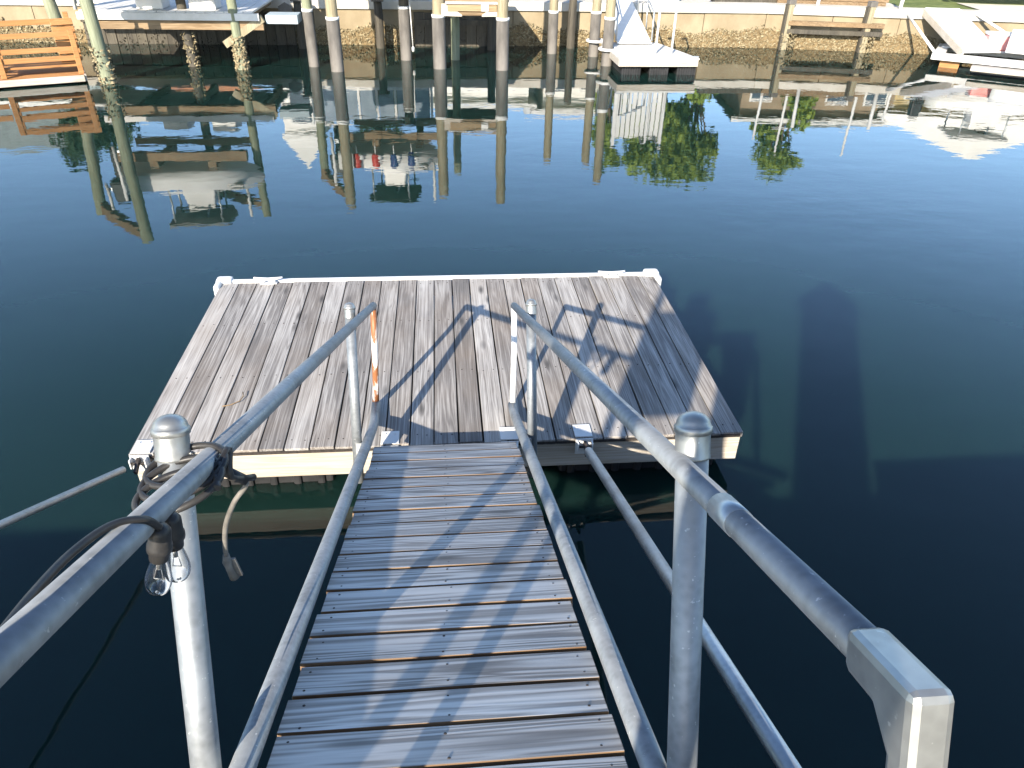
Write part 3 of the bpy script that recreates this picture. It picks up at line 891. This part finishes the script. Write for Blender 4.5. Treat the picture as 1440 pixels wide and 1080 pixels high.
lift_boat((-3.35, 12.6, 1.62), R(8), 2.7, 1.25, 0.55, 'white boat with grey canopy raised on the lift over the left pilings', 'canvas')
lift_boat((0.75, 13.9, 1.62), R(-6), 2.3, 1.5, 0.5, 'white boat with dark green canopy raised on the middle lift', 'darkcanvas')
# cradle timbers under the boats
def cradle(x0, x1, y0, y1, z, label):
    t = thing('lift_cradle', ((x0+x1)/2, (y0+y1)/2, z), label, 'lift cradle', 'timber cradles under the raised boats')
    hx, hy = (x1-x0)/2, (y1-y0)/2
    for y in (-hy, hy): MB().box((0, y, 0), (2*hx, 0.14, 0.16)).build('cross_beam', M['beam'], t)
    for x in (-hx*0.45, hx*0.45): MB().box((x, 0, 0.15), (0.16, 2*hy+0.2, 0.12)).build('bunk', M['beam'], t)
cradle(-4.6, -2.1, 12.0, 13.1, 1.46, 'brown timber cradle under the boat with the grey canopy')
cradle(-0.2, 1.9, 13.4, 14.6, 1.46, 'brown timber cradle under the boat with the green canopy')
# fenders hanging on the middle boat
for i, (c, x) in enumerate((('red', 0.02), ('red', 0.42), ('navy', 0.82), ('navy', 1.2))):
    t = thing('fender', (x-0.05, 13.0, 0), '%s fender hung in the row at the middle lift, %s of its colour' % (c if c == 'red' else 'navy blue', 'leftmost' if i % 2 == 0 else 'rightmost'), 'fender', 'fenders hung at the middle lift')
    b = MB(); b.lathe([(0.0, -0.16), (0.06, -0.14), (0.085, -0.08), (0.085, 0.1), (0.05, 0.17), (0.0, 0.18)], (0, 0, 1.86), 14); b.build('body', M[c], t)
    b = MB(); b.lathe([(0.0, 0), (0.07, 0.0), (0.06, 0.1), (0.0, 0.11)], (0.09, 0, 1.74), 12); b.build('end_cap', M['white'], t)
    MB().tube([(0, 0, 1.52), (0, 0, 1.72)], 0.012, 6).build('stem', M['white'], t)
# ------------------------------------------------------------------ white platform over the left pilings
wp = thing('boat_platform', (-3.3, 14.4, 0), 'pale timber platform on the far wall throwing deep shadow, left of the pilings', 'platform')
b = MB(); random.seed(9)
for i in range(18):
    b.box((-1.62+i*0.18, 0.0, 1.03), (0.17, 2.9, 0.04))
b.build('deck_boards', M['whitepaint'], wp, bevel=0.005)
MB().box((-2.35, 0.72, 1.02), (1.45, 1.45, 0.05)).build('side_deck', M['whitepaint'], wp, bevel=0.005)
b = MB(); b.box((-0.05, -1.48, 0.955), (3.4, 0.05, 0.13)); b.build('fascia_board', M['whitepaint'], wp, bevel=0.006)
b = MB(); b.box((0.05, -1.36, 0.80), (3.3, 0.16, 0.16)); b.build('bearer', M['beam'], wp)
for x in (-1.3, -0.2, 1.3):
    b = MB(); b.box((x, 0.0, 0.93), (0.1, 2.8, 0.14)); b.build('joist', M['beam'], wp)
b = MB(); b.bar((0.9, -1.40, 0.45), (1.7, -1.40, 0.93), 0.1, 0.14); b.build('brace', M['pile'], wp)
b = MB(); b.box((2.05, -1.1, 0.90), (0.62, 0.5, 0.16)); b.build('step', M['stuccogrey'], wp, bevel=0.01)
for x in (-0.45, 0.55):
    b = MB(); b.box((x, -1.0, 1.16), (0.5, 0.5, 0.22)); b.build('storage_box', M['white'], wp, bevel=0.02)

# white railing with bluish panels on the wall
rl = thing('railing', (0.3, 16.1, 0.955), 'white framed railing with bluish panels on the wall behind the pilings', 'railing')
for i in range(7):
    x = -1.4 + i*0.45
    MB().box((x, 0, 0.45), (0.06, 0.06, 0.9)).build('rail_post', M['white'], rl, bevel=0.006)
for i in range(6):
    x = -1.175 + i*0.45
    MB().box((x, 0, 0.44), (0.36, 0.02, 0.72)).build('rail_panel', M['sky_blue_panel'], rl)
for z in (0.045, 0.90): MB().box((-0.05, 0.0, z), (2.76, 0.075, 0.06)).build('rail', M['white'], rl, bevel=0.006)

# small hexagon board hung before the wall
b = MB()
hx = [(0.17*math.cos(R(60*k+30)), 0.17*math.sin(R(60*k+30))) for k in range(6)]
vs = [(x, -0.015, z) for x, z in hx]+[(x, 0.015, z) for x, z in hx]
b.add(vs, [(0, 1, 2, 3, 4, 5), (11, 10, 9, 8, 7, 6)]+[(i, (i+1) % 6, 6+(i+1) % 6, 6+i) for i in range(6)])
tag(b.build('hexagonal_board', M['sleeve'], loc=(-1.55, 15.25, 0.80)), 'dark six sided board hanging at the short piling by the wall', 'board')

# ------------------------------------------------------------------ orange dock with bench
od = thing('orange_dock', (-4.66, 11.62, 0), 'low floating dock with pale edge boards under the orange bench', 'dock', rot=(0, 0, R(24)))
b = MB()
for i in range(9): b.box((-2.2, 0.07+i*0.14, 0.115), (4.4, 0.132, 0.035))
b.build('deck_boards', M['orange'], od, bevel=0.004)
b = MB(); b.box((-2.2, -0.02, 0.085), (4.4, 0.035, 0.11)); b.build('edge_board', M['fascia'], od, bevel=0.004)
b = MB(); b.box((0.02, 0.62, 0.085), (0.035, 1.25, 0.11)); b.build('end_board', M['fascia'], od, bevel=0.004)
b = MB(); b.box((-2.2, 0.65, -0.1), (4.2, 1.1, 0.3)); b.build('float_tub', M['black'], od)
bn = thing('bench', (-4.66, 11.68, 0.135), 'orange stained slatted bench with a high slatted arm on the floating dock', 'bench', rot=(0, 0, R(24)))
def post_(x, y, h, lean=0):
    MB().bar((x, y, 0), (x+lean, y+0.02, h), 0.09, 0.09, (0, 1, 0)).build('bench_post', M['orange'], bn, bevel=0.008)
post_(-1.28, 0.12, 0.72); post_(-0.05, 0.10, 0.74); post_(-0.05, 0.75, 0.95); post_(-1.28, 0.75, 0.80)
for z in (0.67, 0.42, 0.27): MB().box((-0.68, 0.13, z), (1.25, 0.04, 0.085)).build('front_rail', M['orange'], bn, bevel=0.006)
b = MB()
for k in range(4): b.box((-0.66, 0.22+k*0.13, 0.14), (1.22, 0.115, 0.035))
b.build('seat', M['orange'], bn, bevel=0.005)
b = MB()
for k in range(6): b.box((-0.15, 0.45, 0.22+k*0.12), (0.36, 0.05, 0.108), (R(-28), 0, R(8)))
b.build('slatted_arm', M['orange'], bn, bevel=0.005)
MB().box((-0.66, 0.77, 0.80), (1.25, 0.035, 0.09)).build('backrest', M['orange'], bn, bevel=0.005)
b = MB()
for z in (0.20, 0.40): b.box((-2.3, 0.15, z), (1.9, 0.035, 0.085))
b.build('side_rail', M['orange'], bn, bevel=0.005)

# dark boards added against the seawall, their colour standing in for deep shade
for lab, x0, x1 in (('dark boards added as the deep shade below the pale boat platform', -6.2, -1.5), ('dark boards added as the deep shade behind the signed boat lift', 1.25, 3.2)):
    t = thing('shade_boards', ((x0+x1)/2, 15.9, 0), lab, 'bulkhead', 'dark boards added as shade on the far wall')
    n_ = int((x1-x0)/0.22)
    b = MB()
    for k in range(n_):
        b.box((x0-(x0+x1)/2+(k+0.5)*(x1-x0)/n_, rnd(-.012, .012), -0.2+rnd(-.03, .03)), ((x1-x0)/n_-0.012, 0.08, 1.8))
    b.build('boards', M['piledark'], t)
    MB().box((0, -0.08, 0.52), (x1-x0, 0.08, 0.12)).build('cross_board', M['piledark'], t)
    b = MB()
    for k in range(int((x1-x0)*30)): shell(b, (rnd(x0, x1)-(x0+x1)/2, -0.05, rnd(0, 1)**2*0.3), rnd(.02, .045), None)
    oc = b.build('oyster_crust', M['piledark'], t); oc['kind'] = 'stuff'  # shells share the boards' dark shade colour

# ------------------------------------------------------------------ small white dock with ramp, right of centre
sd_ = thing('small_dock', (6.2, 13.4, 0), 'small white topped floating dock on black floats by the far wall', 'dock')
quad = [(-0.75, -0.95), (0.92, -0.92), (0.52, 1.0), (-0.75, 1.0)]
MB().prism(quad, 0.30, 0.335).build('deck', M['whitepaint'], sd_, bevel=0.006)
b = MB(); b.bar((-0.74, -0.93, 0.235), (0.905, -0.90, 0.235), 0.04, 0.125); b.build('fascia_board', M['fascia'], sd_, bevel=0.005)
b = MB(); b.bar((0.89, -0.9, 0.235), (0.5, 0.98, 0.235), 0.04, 0.125); b.bar((-0.73, -0.92, 0.235), (-0.73, 0.98, 0.235), 0.04, 0.125); b.build('side_board', M['fascia'], sd_, bevel=0.005)
for i in range(3):
    b = MB(); x = -0.45+i*0.58
    b.box((x, -0.1, 0.0), (0.40, 1.45, 0.33))
    for k in range(8): b.box((x-0.18+k*0.051, -0.83, 0.0), (0.022, 0.03, 0.32))
    b.build('float_tub', M['black'], sd_, bevel=0.012)
for (x, y) in ((0.84, -0.85), (-0.68, -0.88)):
    b = MB(); b.box((x, y, 0.35), (0.16, 0.05, 0.03)); b.build('corner_cleat', M['galv2'], sd_, bevel=0.006)
for (x, y) in ((5.36-6.2, 14.65-13.4-0.02), (5.44-6.2, 13.55-13.4)):
    b = MB()
    th = [2*math.pi*k/20 for k in range(21)]
    b.tube([(x+0.195*math.cos(a), y+0.195*math.sin(a), 0.33) for a in th], 0.03, 8, caps=False)
    b.box((x+0.26, y, 0.33), (0.14, 0.1, 0.05)); b.build('pile_hoop', M['white'], sd_)
for x in (0.12, 0.46):
    b = MB(); b.tube([(x, -0.42, 0.335), (x, -0.40, 1.5), (x, -0.1, 1.62), (x, 0.1, 1.5)], 0.024, 10)
    b.build('ladder_rail', M['white'], sd_)
rm = thing('boarding_ramp', (6.15, 14.2, 0.36), 'white ramp with side rails going from the wall down to the small dock', 'ramp')
b = MB(); b.add([(-0.42, -0.15, 0), (0.34, -0.15, 0), (0.28, 2.0, 0.66), (-0.30, 2.0, 0.66), (-0.42, -0.15, 0.035), (0.34, -0.15, 0.035), (0.28, 2.0, 0.695), (-0.30, 2.0, 0.695)],
    [(0, 3, 2, 1), (4, 5, 6, 7), (0, 1, 5, 4), (1, 2, 6, 5), (2, 3, 7, 6), (3, 0, 4, 7)]); b.build('ramp_deck', M['white'], rm)
for sx in (-0.44, 0.36):
    b = MB(); b.tube([(sx, -0.1, 0.05), (sx, -0.05, 0.62), (sx*0.75, 2.0, 1.35), (sx*0.75, 2.0, 0.7)], 0.02, 8); 
    b.tube([(sx, 0.5, 0.2), (sx*0.95, 0.55, 0.85)], 0.016, 8); b.tube([(sx*0.85, 1.2, 0.42), (sx*0.85, 1.25, 1.1)], 0.016, 8)
    b.build('ramp_rail', M['galv2'], rm)

# ------------------------------------------------------------------ timber fender frame on the right part of the wall
for i, (x, y) in enumerate(((10.25, 15.72), (12.1, 15.38))):
    t = thing('fender_post', (x, y, 0), ('left' if i == 0 else 'right')+' weathered timber post bolted to the far wall, joined by brown rails', 'post', 'timber posts on the far wall')
    MB().box((0, 0, 0.2), (0.13, 0.13, 1.75)).build('timber', M['pile'], t, bevel=0.01)
    MB().box((-0.085, 0.02, 0.2), (0.05, 0.12, 1.6)).build('side_timber', M['piledark'], t)
    b = MB(); b.box((0.0, 0.02, 1.06), (0.17, 0.19, 0.12)); b.build('post_top', M['sleeve'], t, bevel=0.01)
    b = MB(); random.seed(40+i)
    for k in range(150): shell(b, (rnd(-.1, .24), rnd(-.12, .06), rnd(-.05, .38)), rnd(.02, .05), None)
    oc = b.build('oyster_crust', M['oyster'], t); oc['kind'] = 'stuff'
for i, z in enumerate((0.60, 0.42)):
    b = MB(); b.bar((-0.95, 0.14, z), (1.25, -0.29, z), 0.12, 0.10)
    tag(b.build('fender_rail', M['piledark'] if i else M['beam'], bevel=0.008, loc=(11.2, 15.56, 0)), ('upper' if i == 0 else 'lower')+' brown timber rail running between the two wall posts', 'rail', 'timber rails on the far wall')
# lumber and a dark boat hull lying on the wall behind
for i, (x, y, L, m_) in enumerate(((9.4, 16.75, 1.7, 'piledark'), (11.6, 16.4, 2.6, 'beam'))):
    t = thing('lumber_stack', (x, y, 0.9), ('dark' if i == 0 else 'brown')+' stacked timbers lying on the lawn behind the wall posts', 'lumber', 'lumber stacks on the far bank')
    for k in range(3):
        MB().box((rnd(-.1, .1), rnd(-.04, .04), 0.07+k*0.105), (L, 0.34-0.05*k, 0.10), (0, 0, R(-11 if i else 0))).build('timber', M[m_], t, bevel=0.008)
# white pipe bits on the cap
for i, x in enumerate((10.95, 12.85)):
    b = MB(); b.tube([(0, 0, 0), (0.03, 0.02, 0.5), (0.05, 0.03, 0.95)], 0.045, 10)
    tag(b.build('vent_pipe', M['white'], loc=(x, 16.05-(x-9.8)*0.19, 0.955)), ('left' if i == 0 else 'right')+' short white pipe standing on the wall cap by the lumber', 'pipe', 'white pipes on the wall cap')

# ------------------------------------------------------------------ white platform, gangway and boat at right edge
wd_ = thing('boat_dock', (12.93, 13.70, 0), 'white floating boat dock frame at the foot of the broad white gangplank', 'dock', rot=(0, 0, R(-36)))
b = MB()
b.box((1.9, -0.06, 0.22), (3.9, 0.22, 0.13)); b.build('side_beam', M['whitepaint'], wd_, bevel=0.012)
b = MB(); b.box((1.9, 1.35, 0.22), (3.9, 0.26, 0.13)); b.build('side_beam', M['whitepaint'], wd_, bevel=0.012)
for x in (0.08, 2.1, 3.6):
    b = MB(); b.box((x, 0.65, 0.225), (0.24, 1.25, 0.12)); b.build('cross_beam', M['whitepaint'], wd_, bevel=0.012)
b = MB(); b.box((1.9, 1.02, 0.305), (3.7, 0.42, 0.035)); b.build('rear_deck', M['white'], wd_, bevel=0.005)
b = MB(); b.box((2.45, -0.70, 0.15), (3.3, 0.26, 0.10)); b.build('outer_rail', M['fascia'], wd_, bevel=0.02)
b = MB(); b.box((0.35, 0.1, 0.06), (0.4, 0.25, 0.2)); b.build('float_block', M['orange'], wd_, bevel=0.01)
b = MB(); b.box((2.1, 0.5, 0.0), (2.6, 0.9, 0.22)); b.build('float_tub', M['black'], wd_, bevel=0.02)
gp = thing('gangplank', (13.75, 15.2, 0.95), 'broad white gangplank sloping from the far wall to the boat dock', 'gangplank')
b = MB(); b.add([(-0.38, 0.1, 0), (0.42, 0.0, 0), (0.46, -1.78, -0.62), (-0.38, -1.85, -0.62), (-0.38, 0.1, 0.06), (0.42, 0.0, 0.06), (0.46, -1.78, -0.56), (-0.38, -1.85, -0.56)],
    [(0, 3, 2, 1), (4, 5, 6, 7), (0, 1, 5, 4), (1, 2, 6, 5), (2, 3, 7, 6), (3, 0, 4, 7)]); b.build('plank_deck', M['white'], gp)
b = MB(); b.bar((-0.415, 0.1, -0.02), (-0.415, -1.87, -0.64), 0.05, 0.14); b.build('side_board', M['fascia'], gp)
for i, (p, q) in enumerate((((12.99, 15.42, 0.90), (12.93, 13.72, 0.28)), ((14.47, 15.05, 0.94), (15.3, 14.2, 0.4)))):
    b = MB(); p, q = Vector(p), Vector(q); b.tube([(0, 0, 0), q-p], 0.032, 10)
    tag(b.build('strut_pole', M['white'], loc=p), ('left' if i == 0 else 'right')+' thin white strut pole from the wall down to the boat dock', 'pole', 'white strut poles at the boat dock')
t = thing('cooler', (14.45, 13.85, 0.325), 'faded red and white cooler box on the boat dock', 'cooler', rot=(0, 0, R(-18)))
MB().box((0, 0, 0.15), (0.52, 0.34, 0.30), taper=1.05).build('body', M['pinkred'], t, bevel=0.03)
MB().box((0, 0, 0.33), (0.56, 0.38, 0.06)).build('lid', M['white'], t, bevel=0.02)
t = thing('dinghy', (15.35, 13.05, 0.325), 'upturned white dinghy lying on the boat dock beside the cooler', 'dinghy', rot=(0, 0, R(-36)))
hb = hull_mesh(2.0, 1.0, 0.42)
for p in hb.v: p.z = 0.46 - p.z
hb.build('hull', M['gel'], t)
# white boat on trailer behind the wall at right
lift_boat((17.3, 17.4, 1.15), R(-12), 3.4, 1.5, 0.6, 'white boat with pale canopy parked on the lawn at right', 'roofwhite')

# ------------------------------------------------------------------ houses on the far bank (seen in the reflections)
def house(name, label, x, y, wx, dy, zw, zr, wall, roof, rz=0, axis='x', over=0.35, win=3, hip=False):
    t = thing(name, (x, y, 0.86), label, 'house', None, rot=(0, 0, R(rz)))
    MB().box((0, 0, zw/2), (wx, dy, zw)).build('wall', M[wall], t)
    b = MB(); hx, hy = wx/2+over, dy/2+over
    if hip:
        ix = max(0.05, hx-hy)
        vs = [(-hx, -hy, zw), (hx, -hy, zw), (hx, hy, zw), (-hx, hy, zw), (-ix, 0, zr), (ix, 0, zr)]
        fs = [(0, 1, 5, 4), (1, 2, 5), (2, 3, 4, 5), (3, 0, 4), (3, 2, 1, 0)]
    elif axis == 'x':
        vs = [(-hx, -hy, zw), (hx, -hy, zw), (hx, hy, zw), (-hx, hy, zw), (-hx, 0, zr), (hx, 0, zr)]
        fs = [(0, 1, 5, 4), (1, 2, 5), (2, 3, 4, 5), (3, 0, 4), (3, 2, 1, 0)]
    else:
        vs = [(-hx, -hy, zw), (hx, -hy, zw), (hx, hy, zw), (-hx, hy, zw), (0, -hy, zr), (0, hy, zr)]
        fs = [(0, 1, 4), (1, 2, 5, 4), (2, 3, 5), (3, 0, 4, 5), (3, 2, 1, 0)]
    b.add([(p[0], p[1], p[2]+0.004) for p in vs], fs); b.build('roof', M[roof], t)
    b = MB(); b.box((0, -hy-0.03, zw-0.06), (2*hx, 0.05, 0.14)); b.build('eave_board', M['white'], t)
    for i in range(win):
        xx = -wx/2 + wx*(i+0.5)/win
        f = MB().box((xx, -dy/2-0.03, zw*0.58), (min(1.3, wx/win*0.6), 0.07, zw*0.42)).build('window', M['white'], t)
        MB().box((xx, -dy/2-0.075, zw*0.58), (min(1.15, wx/win*0.6-0.12), 0.02, zw*0.42-0.14)).build('pane', M['glass'], f)
    return t
house('house', 'blue grey house with grey roof behind the orange bench', -13.8, 27, 8, 6, 2.3, 4.7, 'stuccogrey', 'roofgrey', 4, hip=True)
house('house', 'low house with orange tiled roof behind the greenish piling', -7.2, 30, 4.5, 5, 2.3, 3.4, 'stuccowhite', 'roofred', 0, hip=True)
house('boat_shed', 'narrow white gabled shed behind the wrapped pair of pilings', -2.2, 20.5, 1.1, 2.4, 2.2, 3.1, 'stuccowhite', 'roofwhite', 0, 'y', 0.06, 1)
house('house', 'white bungalow behind the signed boat lift', 2.9, 29, 4.6, 5, 2.9, 3.6, 'stuccowhite', 'roofwhite', 0, over=0.3, win=3)
house('house', 'white and grey cottage behind the slim wrapped piling', 7.1, 29.5, 2.4, 4, 3.3, 4.1, 'stuccowhite', 'roofwhite', 0, over=0.5, win=2)
house('house', 'brown house behind the timber wall posts', 16.2, 27, 5.6, 5, 3.0, 3.9, 'stuccobrown', 'roofgrey', -8, hip=True, win=4)
house('house', 'tan house with broad white roof behind the boat dock', 22.2, 26, 6.4, 5, 2.7, 4.1, 'stuccotan', 'roofwhite', -12, 'y', 0.5, 3)

# low white gate panels standing on the bank behind the small dock
t = thing('white_fence', (7.15, 17.0, 0.87), 'tall white slatted fence panel on the bank behind the small dock', 'fence')
b = MB()
for k in range(9): b.box((-0.55+k*0.135, 0, 0.8), (0.11, 0.03, 1.6))
b.build('slat_panel', M['white'], t)
for x in (-0.66, 0.66): MB().box((x, 0, 0.9), (0.09, 0.09, 1.8)).build('fence_post', M['white'], t)

def tree(x, y, zt, rc, hc, label, leaf='leaf', n=2600, seed=1, leafs=0.16):
    random.seed(seed)
    t = thing('tree', (x, y, 0.88), label, 'tree', 'trees on the far bank')
    b = MB(); b.tube([(0, 0, -0.1), (0.05, 0.02, zt*0.3), (0.0, 0.0, zt*0.62)], [0.16, 0.12, 0.05], 9)
    cl = []
    for k in range(16):
        a = rnd(0, 6.28); f = rnd(0, 1)
        zc = zt - hc + hc*rnd(0.12, 0.9)
        rr = rc*math.sqrt(f)*(1-0.55*((zc-(zt-hc))/hc))
        c = Vector((rr*math.cos(a), rr*math.sin(a), zc)); cl.append((c, rc*rnd(0.28, 0.5)))
        b.tube([(0.0, 0, max(zt*0.3, zc*0.55)), tuple(c)], [0.05, 0.015], 5)
    b.build('trunk', M['bark'], t)
    b = MB()
    for i in range(n):
        c, rr = random.choice(cl)
        d = Vector((random.gauss(0, 1), random.gauss(0, 1), random.gauss(0, .8)))
        p = c + d.normalized()*rr*(rnd(0, 1)**0.5)
        s_ = leafs*rnd(0.5, 1.2)
        e = Euler((rnd(-1.2, 1.2), rnd(-1.2, 1.2), rnd(0, 6.28))).to_matrix()
        b.add([e @ Vector(q)*s_ + p for q in ((-1, 0, 0), (0, -0.5, 0.1), (1, 0, 0), (0, 0.5, 0.1))], [(0, 1, 2, 3)])
    b.build('crown', M[leaf], t)
tree(9.8, 24, 6.1, 1.35, 5.2, 'bright green tree behind the right end of the small dock', seed=2, n=3200)
tree(11.6, 25.5, 5.9, 1.3, 5.0, 'bright green tree beside the brown house, left of it', seed=3)
tree(8.3, 26, 5.7, 0.8, 4.6, 'slender green tree between the cottage and the small dock', seed=4, n=1400)
tree(14.9, 25, 5.3, 1.4, 3.9, 'green tree rising behind the brown house', 'leaf', seed=5)
tree(-10.6, 25, 4.2, 1.5, 3.0, 'dark green tree at the right corner of the blue grey house', 'leafdark', seed=6)
tree(-14.5, 33, 6.8, 2.6, 4.2, 'wide dark green tree behind the blue grey house', 'leafdark', seed=7, n=3200, leafs=0.22)
tree(-0.7, 30, 5.0, 1.6, 3.2, 'dark green tree behind the middle lift', 'leafdark', seed=8)
tree(-4.6, 33, 4.6, 1.6, 3.0, 'dark green tree behind the white shed', 'leafdark', seed=9)
tree(27, 27, 4.0, 1.6, 2.8, 'dark green tree right of the tan house', 'leafdark', seed=10)
tree(18.6, 33, 5.2, 1.8, 3.2, 'green tree behind the tan house', 'leaf', seed=12)
# tall white masts on the bank
for i, (x, y, h) in enumerate(((12.1, 19.0, 2.6), (14.0, 18.5, 2.5), (10.9, 18.0, 1.9), (15.2, 18.8, 1.6))):
    b = MB(); b.tube([(0, 0, 0), (0.02, 0, h*0.5), (0.0, 0, h)], [0.05, 0.04, 0.03], 10)
    b.box((0, 0, h*0.72), (0.5, 0.03, 0.03))
    tag(b.build('mast', M['white'], loc=(x, y, 0.87)), ['tallest white mast on the bank behind the left wall post', 'tall white mast on the bank behind the right wall post', 'short white mast nearest the small dock', 'shortest white mast nearest the boat dock'][i], 'mast', 'white masts on the far bank')
